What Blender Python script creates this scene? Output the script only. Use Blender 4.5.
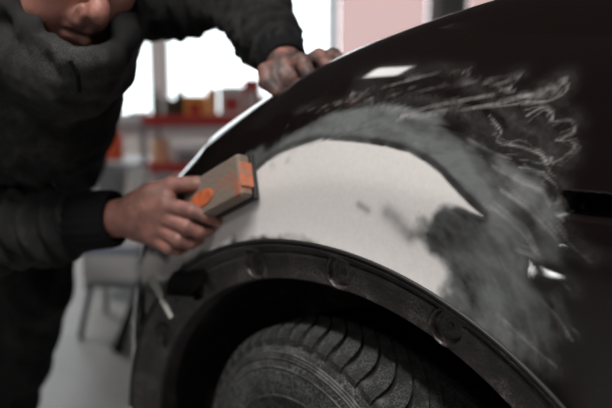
import bpy, math, random, zlib
import numpy as np
from mathutils import Vector, Matrix
for o in list(bpy.data.objects): bpy.data.objects.remove(o)
SC = bpy.context.scene
rng = np.random.default_rng(5); random.seed(5)

# ------------------------------------------------------------------ camera
CAM = np.array([0.59745, -0.63735, 0.89295]); YAW, PITCH, FPX = 0.77, 0.145, 697.0
FW = np.array([-math.sin(YAW)*math.cos(PITCH), math.cos(YAW)*math.cos(PITCH), -math.sin(PITCH)])
RT = np.array([math.cos(YAW), math.sin(YAW), 0.0]); UP = np.cross(RT, FW)
cd = bpy.data.cameras.new('camera'); cam = bpy.data.objects.new('camera', cd); SC.collection.objects.link(cam)
cam.matrix_world = Matrix(((RT[0], UP[0], -FW[0], CAM[0]), (RT[1], UP[1], -FW[1], CAM[1]), (RT[2], UP[2], -FW[2], CAM[2]), (0, 0, 0, 1)))
cd.sensor_width = 36; cd.lens = FPX/612*36; cd.clip_start = 0.05
cd.dof.use_dof = True; cd.dof.focus_distance = 0.765; cd.dof.aperture_fstop = 2.7
SC.camera = cam
# ------------------------------------------------------------------ world, exposure, lamps
SC.view_settings.view_transform = 'Standard'; SC.view_settings.look = 'None'
SC.view_settings.exposure = 0.0; SC.view_settings.gamma = 1.0; SC.view_settings.use_curve_mapping = False
w = bpy.data.worlds.new('overcast_sky'); SC.world = w; w.use_nodes = True
w.node_tree.nodes['Background'].inputs[0].default_value = (0.93, 0.97, 1.0, 1)
w.node_tree.nodes['Background'].inputs[1].default_value = 3.0

FH = np.array([-math.sin(YAW), math.cos(YAW), 0.0])
def RW(r, f, z): return np.array([CAM[0], CAM[1], 0]) + RT*r + FH*f + np.array([0, 0, z])   # room frame -> world
def P(px, py, t): return CAM + t*(FW + RT*(px-306)/FPX - UP*(py-204)/FPX)                   # a point seen in the photograph at a distance
def proj(Q):
    d = Q-CAM; z = d@FW
    return np.stack([306+FPX*(d@RT)/z, 204-FPX*(d@UP)/z, z], -1)
def area(name, loc, to, sx, sy, power, col=(1, 1, 1)):
    l = bpy.data.lights.new(name, 'AREA'); l.shape = 'RECTANGLE'; l.size = sx; l.size_y = sy; l.energy = power; l.color = col
    o = bpy.data.objects.new(name, l); SC.collection.objects.link(o); o.location = loc
    o.rotation_euler = (Vector(to)-Vector(loc)).to_track_quat('-Z', 'Y').to_euler(); return o
LAMPS = [(-.25, .05, 2.45, 42), (-.7, -1.5, 2.75, 20), (-2.6, 4.6, 2.9, 70)]      # right, forward, height, watts (ceiling lamps; second added as unseen fill for the jacket)

# ------------------------------------------------------------------ helpers
def link(o, parent=None):
    SC.collection.objects.link(o)
    if parent is not None: o.parent = parent
    return o
def tag(o, label=None, cat=None, group=None, kind=None):
    if label: o['label'] = label
    if cat: o['category'] = cat
    if group: o['group'] = group
    if kind: o['kind'] = kind
    return o
def empty(name, loc, label, cat, group=None, rz=0):
    o = bpy.data.objects.new(name, None); o.empty_display_size = .05; o.location = tuple(loc); o.rotation_euler.z = rz
    return tag(link(o), label, cat, group)
def mesh(name, V, F, mat, parent=None, smooth=False, world=True):
    me = bpy.data.meshes.new(name); V = np.asarray(V, float)
    o = bpy.data.objects.new(name, me)
    if parent is not None and world:      # vertices are given in world space: bring them into the parent's space
        M = Matrix.LocRotScale(parent.location, parent.rotation_euler, parent.scale)
        if parent.parent is not None:
            pp = parent.parent; M = Matrix.LocRotScale(pp.location, pp.rotation_euler, pp.scale) @ M
        Mi = np.array(M.inverted()); V = V@Mi[:3, :3].T+Mi[:3, 3]
    if isinstance(F, np.ndarray):
        n, k = F.shape
        me.vertices.add(len(V)); me.vertices.foreach_set('co', V.astype(np.float32).ravel())
        me.loops.add(n*k); me.loops.foreach_set('vertex_index', F.astype(np.int32).ravel())
        me.polygons.add(n); me.polygons.foreach_set('loop_start', np.arange(0, n*k, k, dtype=np.int32))
        me.update(calc_edges=True); me.validate()
    else:
        me.from_pydata([tuple(v) for v in V], [], [tuple(f) for f in F]); me.update()
    if smooth: me.polygons.foreach_set('use_smooth', [True]*len(me.polygons))
    if mat: me.materials.append(mat)
    return link(o, parent)
def smooth01(a, b, x): t = np.clip((x-a)/(b-a), 0, 1); return t*t*(3-2*t)
_perm = rng.random((64, 64, 64)).astype(np.float32)
def noise(Q, s):
    q = np.asarray(Q)*s+100.3; i = np.floor(q).astype(int); f = q-i; f = f*f*(3-2*f); i &= 63; j = (i+1) & 63
    x0, y0, z0 = i.T; x1, y1, z1 = j.T; fx, fy, fz = f.T; p = _perm
    a = (p[x0, y0, z0]*(1-fx)+p[x1, y0, z0]*fx)*(1-fy)+(p[x0, y1, z0]*(1-fx)+p[x1, y1, z0]*fx)*fy
    b = (p[x0, y0, z1]*(1-fx)+p[x1, y0, z1]*fx)*(1-fy)+(p[x0, y1, z1]*(1-fx)+p[x1, y1, z1]*fx)*fy
    return a*(1-fz)+b*fz
def fbm(Q, s, n=4): return sum(noise(np.asarray(Q)+7.1*k, s*2**k)*.5**k for k in range(n))/sum(.5**k for k in range(n))
class MB:
    """collects boxes, bars and lathes into one mesh; frame = 3x3 axes + origin"""
    def __init__(s, frame=None): s.V = []; s.F = []; s.fr = frame
    def add(s, V, F):
        n = len(s.V); V = np.asarray(V, float)
        if s.fr is not None: V = V@np.array(s.fr[0])+np.array(s.fr[1])
        s.V += [tuple(v) for v in V]; s.F += [tuple(i+n for i in f) for f in F]; return s
    def box(s, c, d, b=0.0, ax=None):
        x, y, z = np.array(d)/2; b = min(b, .45*min(d)) if b else 0
        if not b:
            V = [(i*x, j*y, k*z) for i in (-1, 1) for j in (-1, 1) for k in (-1, 1)]
            F = [(0, 1, 3, 2), (4, 6, 7, 5), (0, 4, 5, 1), (2, 3, 7, 6), (0, 2, 6, 4), (1, 5, 7, 3)]
        else:          # chamfered box
            V = []; idx = {}
            for i in (-1, 1):
                for j in (-1, 1):
                    for k in (-1, 1):
                        for a in range(3):
                            e = [x-b, y-b, z-b]; e[a] = (x, y, z)[a]
                            idx[i, j, k, a] = len(V); V.append((i*e[0], j*e[1], k*e[2]))
            F = []
            for i in (-1, 1):
                q = [(i, -1, -1, 0), (i, 1, -1, 0), (i, 1, 1, 0), (i, -1, 1, 0)]; F.append([idx[t] for t in (q if i > 0 else q[::-1])])
                q = [(-1, i, -1, 1), (-1, i, 1, 1), (1, i, 1, 1), (1, i, -1, 1)]; F.append([idx[t] for t in (q if i > 0 else q[::-1])])
                q = [(-1, -1, i, 2), (1, -1, i, 2), (1, 1, i, 2), (-1, 1, i, 2)]; F.append([idx[t] for t in (q if i > 0 else q[::-1])])
            for i in (-1, 1):
                for j in (-1, 1):
                    q = [idx[i, j, -1, 0], idx[i, j, -1, 1], idx[i, j, 1, 1], idx[i, j, 1, 0]]; F.append(q if i*j > 0 else q[::-1])
                    q = [idx[i, -1, j, 0], idx[i, 1, j, 0], idx[i, 1, j, 2], idx[i, -1, j, 2]]; F.append(q if i*j > 0 else q[::-1])
                    q = [idx[-1, i, j, 1], idx[-1, i, j, 2], idx[1, i, j, 2], idx[1, i, j, 1]]; F.append(q if i*j > 0 else q[::-1])
                    for k in (-1, 1):
                        q = [idx[i, j, k, 0], idx[i, j, k, 1], idx[i, j, k, 2]]; F.append(q if i*j*k > 0 else q[::-1])
        V = np.array(V, float)
        if ax is not None: V = V@np.array(ax)
        return s.add(V+np.array(c), F)
    def bar(s, a, b, r, r2=None, n=12, caps=True):
        a = np.array(a, float); b = np.array(b, float); r2 = r if r2 is None else r2
        d = (b-a)/np.linalg.norm(b-a); u = np.cross(d, (0, 0, 1) if abs(d[2]) < .9 else (1, 0, 0)); u /= np.linalg.norm(u); v = np.cross(d, u)
        V = []
        for c, q in ((a, r), (b, r2)):
            for i in range(n): t = 2*math.pi*i/n; V.append(c+q*(u*math.cos(t)+v*math.sin(t)))
        F = [(i, (i+1) % n, n+(i+1) % n, n+i) for i in range(n)]
        if caps: F += [tuple(range(n))[::-1], tuple(range(n, 2*n))]
        return s.add(V, F)
    def lathe(s, prof, c=(0, 0, 0), n=32):
        V = []; F = []; m = len(prof)
        for i in range(n):
            t = 2*math.pi*i/n
            for r, z in prof: V.append((c[0]+r*math.cos(t), c[1]+r*math.sin(t), c[2]+z))
        for i in range(n):
            for k in range(m-1):
                a = i*m+k; b = ((i+1) % n)*m+k; F.append((a, b, b+1, a+1))
        return s.add(V, F)
    def build(s, name, mat, parent=None, smooth=False, world=True): return mesh(name, s.V, s.F, mat, parent, smooth, world)
def grid(nu, nv, closed_u=False):
    i = np.arange(nu if closed_u else nu-1)[:, None]; j = np.arange(nv-1)[None]
    a = i*nv+j; b = ((i+1) % nu)*nv+j
    return np.stack([a, b, b+1, a+1], -1).reshape(-1, 4)

# ------------------------------------------------------------------ materials
def mat(name, col, rough=.5, metal=0, coat=0, coat_rough=.05, spec=.5, noise_amt=0, noise_scale=20, col2=None, bump=0, bump_scale=80, emit=None, detail=6):
    m = bpy.data.materials.new(name); m.use_nodes = True; nt = m.node_tree; b = nt.nodes['Principled BSDF']
    b.inputs['Base Color'].default_value = (*col, 1); b.inputs['Roughness'].default_value = rough; b.inputs['Metallic'].default_value = metal
    b.inputs['Coat Weight'].default_value = coat; b.inputs['Coat Roughness'].default_value = coat_rough; b.inputs['Specular IOR Level'].default_value = spec
    tc = nt.nodes.new('ShaderNodeTexCoord')
    if col2 is not None:
        n = nt.nodes.new('ShaderNodeTexNoise'); n.inputs['Scale'].default_value = noise_scale; n.inputs['Detail'].default_value = detail; n.inputs['Roughness'].default_value = .65
        nt.links.new(tc.outputs['Object'], n.inputs['Vector'])
        r = nt.nodes.new('ShaderNodeMapRange'); r.inputs['From Min'].default_value = .5-noise_amt; r.inputs['From Max'].default_value = .5+noise_amt
        nt.links.new(n.outputs['Fac'], r.inputs['Value'])
        mx = nt.nodes.new('ShaderNodeMix'); mx.data_type = 'RGBA'; mx.inputs[6].default_value = (*col, 1); mx.inputs[7].default_value = (*col2, 1)
        nt.links.new(r.outputs['Result'], mx.inputs[0]); nt.links.new(mx.outputs[2], b.inputs['Base Color'])
    if bump:
        n2 = nt.nodes.new('ShaderNodeTexNoise'); n2.inputs['Scale'].default_value = bump_scale; n2.inputs['Detail'].default_value = 5
        nt.links.new(tc.outputs['Object'], n2.inputs['Vector'])
        bp = nt.nodes.new('ShaderNodeBump'); bp.inputs['Strength'].default_value = bump; bp.inputs['Distance'].default_value = .004
        nt.links.new(n2.outputs['Fac'], bp.inputs['Height']); nt.links.new(bp.outputs['Normal'], b.inputs['Normal'])
    if emit: b.inputs['Emission Color'].default_value = (*emit[:3], 1); b.inputs['Emission Strength'].default_value = emit[3]
    return m
def dusty(name, col, rough, scale, thr, dust=(.3, .3, .29), width=.12, amt=.8, fine=260, **k):
    """a surface with pale sanding dust caught on it in patches and specks"""
    m = mat(name, col, rough, **k); nt = m.node_tree; b = nt.nodes['Principled BSDF']; tc = [n for n in nt.nodes if n.type == 'TEX_COORD'][0]
    a = nt.nodes.new('ShaderNodeTexNoise'); a.inputs['Scale'].default_value = scale; a.inputs['Detail'].default_value = 8; a.inputs['Roughness'].default_value = .7
    c = nt.nodes.new('ShaderNodeTexNoise'); c.inputs['Scale'].default_value = fine; c.inputs['Detail'].default_value = 3
    nt.links.new(tc.outputs['Object'], a.inputs['Vector']); nt.links.new(tc.outputs['Object'], c.inputs['Vector'])
    r = nt.nodes.new('ShaderNodeMapRange'); r.inputs['From Min'].default_value = thr; r.inputs['From Max'].default_value = thr+width; r.inputs['To Max'].default_value = amt
    r2 = nt.nodes.new('ShaderNodeMapRange'); r2.inputs['From Min'].default_value = .42; r2.inputs['From Max'].default_value = .62
    mu = nt.nodes.new('ShaderNodeMath'); mu.operation = 'MULTIPLY'
    nt.links.new(a.outputs['Fac'], r.inputs['Value']); nt.links.new(c.outputs['Fac'], r2.inputs['Value'])
    nt.links.new(r.outputs[0], mu.inputs[0]); nt.links.new(r2.outputs[0], mu.inputs[1])
    mx = nt.nodes.new('ShaderNodeMix'); mx.data_type = 'RGBA'; mx.inputs[6].default_value = (*col, 1); mx.inputs[7].default_value = (*dust, 1)
    if b.inputs['Base Color'].is_linked: nt.links.new(b.inputs['Base Color'].links[0].from_socket, mx.inputs[6])
    nt.links.new(mu.outputs[0], mx.inputs[0]); nt.links.new(mx.outputs[2], b.inputs['Base Color'])
    return m
M_black = mat('black_plastic', (.012, .011, .011), .55)
M_liner = dusty('dusty_black_liner', (.006, .005, .005), .8, 9, .53, dust=(.17, .15, .145), amt=.7, fine=330, spec=.2, bump=.5, bump_scale=120)
M_flange = dusty('bare_flange', (.016, .0115, .011), .28, 16, .47, dust=(.19, .165, .155), amt=.5, fine=420, bump=.35, bump_scale=260)
M_cloth = dusty('dark_work_cloth', (.0175, .017, .0172), .85, 7, .52, dust=(.17, .17, .165), width=.16, amt=.55, fine=700, bump=.6, bump_scale=900, spec=.25)
M_cuff = mat('dark_rib_knit', (.010, .010, .011), .95, bump=.6, bump_scale=500, spec=.15)
M_skin = dusty('skin', (.44, .205, .155), .55, 16, .47, dust=(.14, .105, .10), width=.2, amt=.75, fine=120, col2=(.33, .125, .10), noise_amt=.18, noise_scale=28, bump=.16, bump_scale=260)
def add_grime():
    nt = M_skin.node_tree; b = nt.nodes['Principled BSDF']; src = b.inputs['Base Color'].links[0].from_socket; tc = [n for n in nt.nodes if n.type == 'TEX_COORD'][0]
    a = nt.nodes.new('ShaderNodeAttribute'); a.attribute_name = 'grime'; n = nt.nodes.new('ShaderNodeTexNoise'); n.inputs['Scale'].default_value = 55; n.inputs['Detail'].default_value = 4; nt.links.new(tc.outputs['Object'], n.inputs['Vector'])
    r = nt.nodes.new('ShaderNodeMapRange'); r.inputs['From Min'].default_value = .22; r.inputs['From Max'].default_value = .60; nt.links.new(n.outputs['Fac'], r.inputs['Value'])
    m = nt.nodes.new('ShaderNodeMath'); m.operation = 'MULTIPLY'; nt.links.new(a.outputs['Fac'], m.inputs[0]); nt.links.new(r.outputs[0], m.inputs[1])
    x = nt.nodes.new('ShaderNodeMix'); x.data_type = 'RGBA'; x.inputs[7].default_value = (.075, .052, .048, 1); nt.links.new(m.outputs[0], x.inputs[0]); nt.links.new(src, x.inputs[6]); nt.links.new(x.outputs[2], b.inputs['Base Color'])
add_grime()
M_hair = mat('dark_hair', (.02, .015, .012), .7, bump=1, bump_scale=200)
M_steel = mat('grey_steel', (.32, .33, .34), .4, metal=.6)
M_dsteel = mat('dark_steel', (.05, .05, .05), .5, metal=.6)
M_conc = mat('concrete_floor', (.27, .27, .27), .45, col2=(.38, .38, .375), noise_amt=.2, noise_scale=1.6, bump=.1)
M_wall = mat('grey_wall', (.5, .44, .43), .9, col2=(.58, .52, .51), noise_amt=.2, noise_scale=2)
M_dwall = mat('dark_hall_wall', (.025, .022, .022), .9, col2=(.035, .03, .03), noise_amt=.2, noise_scale=2)
M_ceil = mat('dark_ceiling', (.05, .05, .05), .9)
M_frame = mat('window_frame', (.36, .35, .36), .5)
M_red = mat('red_enamel', (.42, .022, .018), .4)
M_white = mat('white_plastic', (.62, .60, .60), .5)
M_yel = mat('yellow_card', (.75, .38, .08), .6)
M_org = mat('orange_plastic', (.75, .11, .03), .5)
M_green = mat('olive_tin', (.05, .06, .03), .5)
M_grey = mat('grey_plastic', (.2, .2, .21), .5)
M_lamp2 = mat('lit_lens', (1, 1, 1), .5, emit=(1, 1, 1, 26))
M_lamp = mat('lit_tube', (1, 1, 1), .5, emit=(1, .98, .95, 14))

# ------------------------------------------------------------------ room
FRM = (np.stack([RT, FH, (0, 0, 1)]), RW(0, 0, 0))
def RB(): return MB(FRM)
WY = 6.6
def struct(name, mb, m, parent=None):
    o = mb.build(name, m, parent); 
    if parent is None: o['kind'] = 'structure'
    return o
struct('floor', RB().box((0, 1.2, -.05), (11, 11.2, .1)), M_conc)
struct('ceiling', RB().box((0, 1.2, 3.65), (11, 11.2, .1)), M_ceil)
struct('wall_left', RB().box((-5.45, 1.2, 1.8), (.1, 11.2, 3.6)), M_dwall)
struct('wall_right', RB().box((5.45, 1.2, 1.8), (.1, 11.2, 3.6)), M_dwall)
struct('wall_front', RB().box((0, -4.35, 1.8), (11, .1, 3.6)), M_dwall)
wb = RB(); SILL = .76; HEAD = 2.75
wins = [(-4.9, -4.45, None), (-4.3, -3.85, None), (-3.7, -3.25, None), (-3.1, -1.41, None), (-1.31, .24, None), (.25, 1.16, 'pink'), (1.44, 2.9, 'pink')]
wb.box((0, WY, SILL/2), (11, .12, SILL)).box((0, WY, (HEAD+3.6)/2), (11, .12, 3.6-HEAD))
xs = [-5.5]+[q for a in wins for q in a[:2]]+[5.5]
for a, b in zip(xs[::2], xs[1::2]): wb.box(((a+b)/2, WY, (SILL+HEAD)/2), (b-a, .12, HEAD-SILL))
struct('wall_back', wb, M_wall)
def glass(name, col):
    m = bpy.data.materials.new(name); m.use_nodes = True; nt = m.node_tree; nt.nodes.remove(nt.nodes['Principled BSDF'])
    t = nt.nodes.new('ShaderNodeBsdfTransparent'); t.inputs[0].default_value = (*col, 1); g = nt.nodes.new('ShaderNodeBsdfGlossy'); g.inputs['Roughness'].default_value = .1
    mx = nt.nodes.new('ShaderNodeMixShader'); mx.inputs[0].default_value = .04
    nt.links.new(t.outputs[0], mx.inputs[1]); nt.links.new(g.outputs[0], mx.inputs[2]); nt.links.new(mx.outputs[0], nt.nodes['Material Output'].inputs[0]); return m
M_glass = glass('clear_glass', (.98, 1, 1)); M_pink = glass('rose_tinted_sheet', (.52, .43, .42))
for i, (a, b, k) in enumerate(wins):
    wo = empty('window_%d' % (i+1), RW((a+b)/2, WY, SILL), None, None, rz=YAW); wo['kind'] = 'structure'
    f = RB(); t = .035
    f.box(((a+b)/2, WY, SILL+t/2), (b-a, .1, t)).box(((a+b)/2, WY, HEAD-t/2), (b-a, .1, t)).box((a+t/2, WY, (SILL+HEAD)/2), (t, .1, HEAD-SILL)).box((b-t/2, WY, (SILL+HEAD)/2), (t, .1, HEAD-SILL))
    f.box(((a+b)/2, WY, 2.0), (b-a, .08, .04)); f.build('window_frame', M_frame, wo)
    RB().box(((a+b)/2, WY, (SILL+1.98)/2+.02), (b-a-.1, .008, 1.98-SILL-.05)).build('window_pane', M_pink if k else M_glass, wo)
    RB().box(((a+b)/2, WY, (2.02+HEAD)/2), (b-a-.1, .008, HEAD-2.02-.06)).build('window_pane', M_pink if k else M_glass, wo)
struct('trim_1', RB().box((-.3, WY-.1, SILL-.02), (7.0, .14, .05)), M_frame)
struct('trim_2', RB().box((1.30, WY-.12, 1.8), (.24, .16, 3.6), .01), mat('grey_pillar', (.22, .22, .22), .7))
for i, (r, f, z, pw) in enumerate(LAMPS):
    t = empty('ceiling_lamp', RW(r, f, z), ['twin tube ceiling lamp in front of the car', 'twin tube ceiling lamp behind the viewer', 'twin tube ceiling lamp nearest the windows'][i], 'lamp', 'tube ceiling lamps', rz=YAW)
    RB().box((r, f, z+.05), (1.3, .22, .05), .01).build('lamp_housing', M_white, t)
    for dx in (-.06, .06): RB().bar((r-.6, f+dx, z+.012), (r+.6, f+dx, z+.012), .013).build('lamp_tube', M_lamp, t)
    RB().bar((r, f, z+.07), (r, f, 3.62), .012).build('hanging_rod', M_steel, t)
    area('lamp_light', RW(r, f, z-.01), RW(r, f, 0), 1.2, .18, pw, (1, .97, .94))
pl = empty('panel_lamp', RW(-1.74, 1.44, 2.58), 'small square panel lamp hanging above the bonnet', 'lamp', rz=YAW)
RB().box((-1.74, 1.44, 2.62), (.25, .36, .05), .01).build('lamp_housing', M_white, pl); RB().box((-1.74, 1.44, 2.59), (.19, .30, .012), .004).build('diffuser', M_lamp, pl)
RB().bar((-1.74, 1.44, 2.64), (-1.74, 1.44, 3.61), .01).build('hanging_rod', M_steel, pl)
wl = empty('work_lamp', RW(-1.77, -.11, 0), 'twin square work lamp on a short tripod stand, left of the viewer', 'lamp', rz=YAW)
for k in range(3): RB().bar((-1.77, -.11, .2), (-1.77+.16*math.cos(2.1*k), -.11+.16*math.sin(2.1*k), .008), .008).build('leg', M_dsteel, wl)
_c0 = RW(-1.77, -.11, .27); _d = P(300, 150, .95)-_c0; _t = np.array([.30, 0, .725])-_c0; _t /= np.linalg.norm(_t); _u = np.cross(_t, (0, 0, 1)); _u /= np.linalg.norm(_u); _v = np.cross(_u, _t)
_fr = (np.array([_u, _t, _v]), _c0)
MB(_fr).box((0, -.03, 0), (.19, .05, .10), .008).build('lamp_body', M_black, wl)
for k in (-1, 1): MB(_fr).box((k*.048, -.002, 0), (.046, .008, .045), .003).build('lamp_lens', M_lamp2, wl)

# ------------------------------------------------------------------ fender surface
AX, BZ, ZC = .487, .425, .285          # wheel arch ellipse
def plan_y(xb):
    xb = np.asarray(xb, float); y = np.where(xb < 0, .089*xb*xb, 0.0)
    r = .15; x0 = -.41; dx = np.clip(x0-xb, 0, r*.9999)
    return np.where(xb < x0, .089*x0*x0+(r-np.sqrt(r*r-dx*dx))+dx*.07, y)
KZ = ([.1, .26, .5, .59, .66, .73, .80, 1.2], [1.3, 1.27, 1.12, 1.0, .9, .78, .72, .7])
def kz(z): return np.interp(z, *KZ)
def xwarp(xb, z): return np.where(xb < -.3, -.3+(xb+.3)*kz(z), xb)
def xbase(x, z): return np.where(x < -.3, -.3+(x+.3)/kz(z), x)
_tx = [-.8, -.56, -.466, -.384, -.289, -.19, -.089, .066, .177, .237, .4, .7, 1.0]; _tz = [.70, .735, .773, .819, .867, .906, .939, .979, 1.006, 1.018, 1.045, 1.08, 1.10]
_c = np.polyfit(_tx, _tz, 5)
def ztop(x): return np.polyval(_c, np.clip(x, -.7, 1.0))
def zcrease(x): return np.interp(x, [-.5, -.3, -.1, .02, .12, .23, .5, 1], [.62, .715, .775, .80, .797, .785, .76, .74])
SH = .125
def inset(x, z):
    q = np.clip(ztop(x)-z, 0, SH); t = 1-q/SH
    g = z-zcrease(x); sp = np.log1p(np.exp(np.clip(g/.006, -30, 30)))*.006
    w_ = np.interp(x, [-.45, -.30, -.08], [.42, .36, .15]); s_ = np.clip((t-1+w_)/w_, 0, 1); a = .035*t*t+.024*(1+.5*(w_-.15)/.27)*(1-np.sqrt(np.maximum(0, 1-s_*s_)))+.24*np.minimum(sp, .2)
    below = np.clip(.62-z, 0, 1); a = a+.10*below**1.3*np.clip((x-.1)/.4, 0, 1)
    return a
# columns: base line x from the door side to the nose, then the wrap
xb1 = np.arange(.95, -.41, -.0026); th = np.linspace(0, math.pi/2*.985, 70)[1:]
xb = np.concatenate([xb1, -.41-.15*np.sin(th)])
yb = plan_y(xb); ext = np.linspace(.01, .5, 40); xb = np.concatenate([xb, np.full(40, xb[-1]-.0005)-.02*ext]); yb = np.concatenate([yb, yb[-1]+ext])
nc = len(xb); dxb = np.gradient(xb); dyb = np.gradient(yb); L = np.hypot(dxb, dyb); nx, ny = dyb/L, -dxb/L    # inward normal
S = np.concatenate([[0], np.cumsum(np.hypot(np.diff(xb), np.diff(yb)))])
zz = np.linspace(.2, .72, 900)
zb = np.full(nc, .2)
for i in range(nc):
    if yb[i] > .25: zb[i] = .45; continue
    ok = ((xwarp(xb[i], zz)/AX)**2+((zz-ZC)/BZ)**2) < 1
    if ok.any(): zb[i] = zz[np.nonzero(ok)[0][-1]]+.0003
NV1, NV2 = 170, 56
zt = ztop(np.maximum(xb, -.56)); 
u1 = np.linspace(0, 1, NV1)
Z1 = zb[:, None]+(zt-SH-zb)[:, None]*u1
tt = np.linspace(0, math.pi/2, NV2)[1:]
Z2 = (zt-SH)[:, None]+SH*np.sin(tt)[None]
ZZ = np.concatenate([Z1, Z2], 1); XB = np.repeat(xb[:, None], ZZ.shape[1], 1); YB = np.repeat(yb[:, None], ZZ.shape[1], 1)
IN = inset(np.maximum(XB, -.56), ZZ)
# hood flange: continue inwards
fl = np.array([.006, .014, .022, .028])[None]; IN2 = IN[:, -1:]+fl; ZF = np.repeat(zt[:, None], 4, 1)+.0004
IN3 = IN2[:, -1:]+.0; Z3 = ZF[:, -1:]-.02
ZZ = np.concatenate([ZZ, ZF, Z3], 1); IN = np.concatenate([IN, IN2, IN3], 1)
XB = np.repeat(xb[:, None], ZZ.shape[1], 1); YB = np.repeat(yb[:, None], ZZ.shape[1], 1)
X = xwarp(XB, np.minimum(ZZ, zt[:, None]))+nx[:, None]*IN; Y = YB+ny[:, None]*IN
rr = np.sqrt((X/AX)**2+((ZZ-ZC)/BZ)**2)
Y = Y-.007*np.exp(-np.clip(rr-1, 0, 9)/.05)*(YB < .06)
FV = np.stack([X, Y, ZZ], -1); nr = ZZ.shape[1]
UV = np.stack([np.repeat(S[:, None], nr, 1), np.concatenate([ZZ[:, :NV1], (zt-SH)[:, None]+np.cumsum(np.hypot(np.diff(ZZ[:, NV1-1:]), np.diff(IN[:, NV1-1:])), 1)], 1)], -1)
PJ = proj(FV.reshape(-1, 3)); UVf = UV.reshape(-1, 2)
vis = (PJ[:, 2] > .3) & (FV.reshape(-1, 3)[:, 1] < .3)
def on(px, py):
    """surface coordinates of the fender point seen at a place of the photograph"""
    d = np.hypot(PJ[:, 0]-px, PJ[:, 1]-py)+np.where(vis, 0, 1e4); i = np.argsort(d)[:4]; i = i[np.argmin(PJ[i, 2]+.01*d[i])]
    return UVf[i]
def onP(px, py):
    d = np.hypot(PJ[:, 0]-px, PJ[:, 1]-py)+np.where(vis, 0, 1e4); i = np.argsort(d)[:4]; i = i[np.argmin(PJ[i, 2]+.01*d[i])]
    return FV.reshape(-1, 3)[i]
def poly_sd(pts, Q):
    p = np.array(pts); q = np.roll(p, -1, 0); best = np.full(len(Q), 1e9); ins = np.zeros(len(Q), bool)
    for a, b in zip(p, q):
        e = b-a; w_ = Q-a; t = np.clip((w_@e)/(e@e), 0, 1); best = np.minimum(best, np.hypot(*(w_-t[:, None]*e).T))
        c = ((a[1] > Q[:, 1]) != (b[1] > Q[:, 1])) & (Q[:, 0] < (b[0]-a[0])*(Q[:, 1]-a[1])/(b[1]-a[1]+1e-12)+a[0]); ins ^= c
    return np.where(ins, best, -best)
def line_d(pts, Q):
    p = np.array(pts); best = np.full(len(Q), 1e9)
    for a, b in zip(p[:-1], p[1:]):
        e = b-a; w_ = Q-a; t = np.clip((w_@e)/(e@e+1e-12), 0, 1); best = np.minimum(best, np.hypot(*(w_-t[:, None]*e).T))
    return best
def curve(pts, n=6):
    p = np.array(pts, float); p = np.vstack([2*p[0]-p[1], p, 2*p[-1]-p[-2]]); out = []
    for i in range(1, len(p)-2):
        for t in np.arange(n)/n:
            out.append(.5*((2*p[i])+(-p[i-1]+p[i+1])*t+(2*p[i-1]-5*p[i]+4*p[i+1]-p[i+2])*t*t+(-p[i-1]+3*p[i]-3*p[i+1]+p[i+2])*t**3))
    return np.array(out+[p[-2]])
Q3 = np.concatenate([UVf, np.zeros((len(UVf), 1))], 1)
ang = Q3@np.array([[math.cos(.5), -math.sin(.5), 0], [math.sin(.5), math.cos(.5), 0], [0, 0, 1]])
n1 = fbm(Q3, 18)-.5; n2 = fbm(Q3+3, 60, 3)-.5; streak0 = fbm(ang*np.array([1, 9, 1])+9, 14, 4)-.5
_pc = on(330, 330); _dx, _dy = UVf[:, 0]-_pc[0], UVf[:, 1]-_pc[1]+.10; _r = np.hypot(_dx, _dy); _a = np.arctan2(_dx, _dy)
ring_n = fbm(np.stack([_a*3.2, _r*75+2.2*n1, 0*_a], 1)+11, 1.0, 4)-.5; streak = .25*streak0+1.25*ring_n
filler_px = [(252, 176), (270, 158), (292, 148), (320, 142), (352, 142), (385, 146), (408, 153), (424, 162), (440, 176), (460, 196), (481, 215), (462, 209), (446, 203), (432, 212), (424, 224), (420, 236), (430, 248), (440, 258), (448, 272), (446, 288), (430, 296), (395, 284), (340, 262), (300, 254), (250, 254), (215, 262), (192, 278), (180, 278), (184, 262), (200, 244), (206, 226), (226, 200)]
fp = [on(*q) for q in filler_px]; sdf_f = poly_sd(fp, UVf)
upper = np.array([on(*q) for q in [(292, 148), (385, 146), (440, 176), (481, 215)]])
crisp = np.exp(-(line_d([on(*q) for q in filler_px[0:11]], UVf)/.012)**2)
filler = smooth01(-.0015-.006*(1-crisp), .0015+.010*(1-crisp), sdf_f+(n1*.05+n2*.02)*(1-.93*crisp))
blotch = np.exp(-(line_d([on(*q) for q in [(388, 214), (398, 222), (410, 234)]], UVf)/.010)**2)*.9+np.exp(-(line_d([on(*q) for q in [(360, 205), (368, 210)]], UVf)/.005)**2)*.45
filler = filler*(1-np.clip(blotch*(1+3*n1), 0, .85))
sand_px = [(170, 285), (176, 262), (196, 232), (222, 196), (246, 160), (262, 146), (290, 130), (330, 117), (380, 110), (432, 118), (468, 138), (497, 162), (522, 184), (548, 214), (560, 240), (556, 270), (560, 300), (556, 330), (562, 360), (548, 392), (470, 330), (400, 285), (300, 250), (200, 280)]
sp_ = [on(*q) for q in sand_px]; sdf_s = poly_sd(sp_, UVf)
top_ = smooth01(.80, .86, UVf[:, 1]); sanded = smooth01(-.012+.007*top_, .012-.006*top_, sdf_s+n1*(.075-.055*top_)+streak*.014)
ridge = .55+1.5*streak+.9*n1
sand_int = np.clip(sanded*(.62+1.3*streak+1.3*n1+.7*n2), 0, 1)
dark_ring = np.exp(-((sdf_f+.006)/.004)**2)*crisp
gap = np.exp(-(line_d(curve([on(*q) for q in [(424, 158), (440, 170), (462, 192), (482, 211)]]), UVf)/.0045)**2)
sand_int = sand_int*(1-.75*np.clip(dark_ring+gap, 0, 1))
pale = poly_sd([on(*q) for q in [(438, 156), (452, 157), (475, 172), (490, 190), (494, 210), (484, 208), (462, 184)]], UVf)
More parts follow.
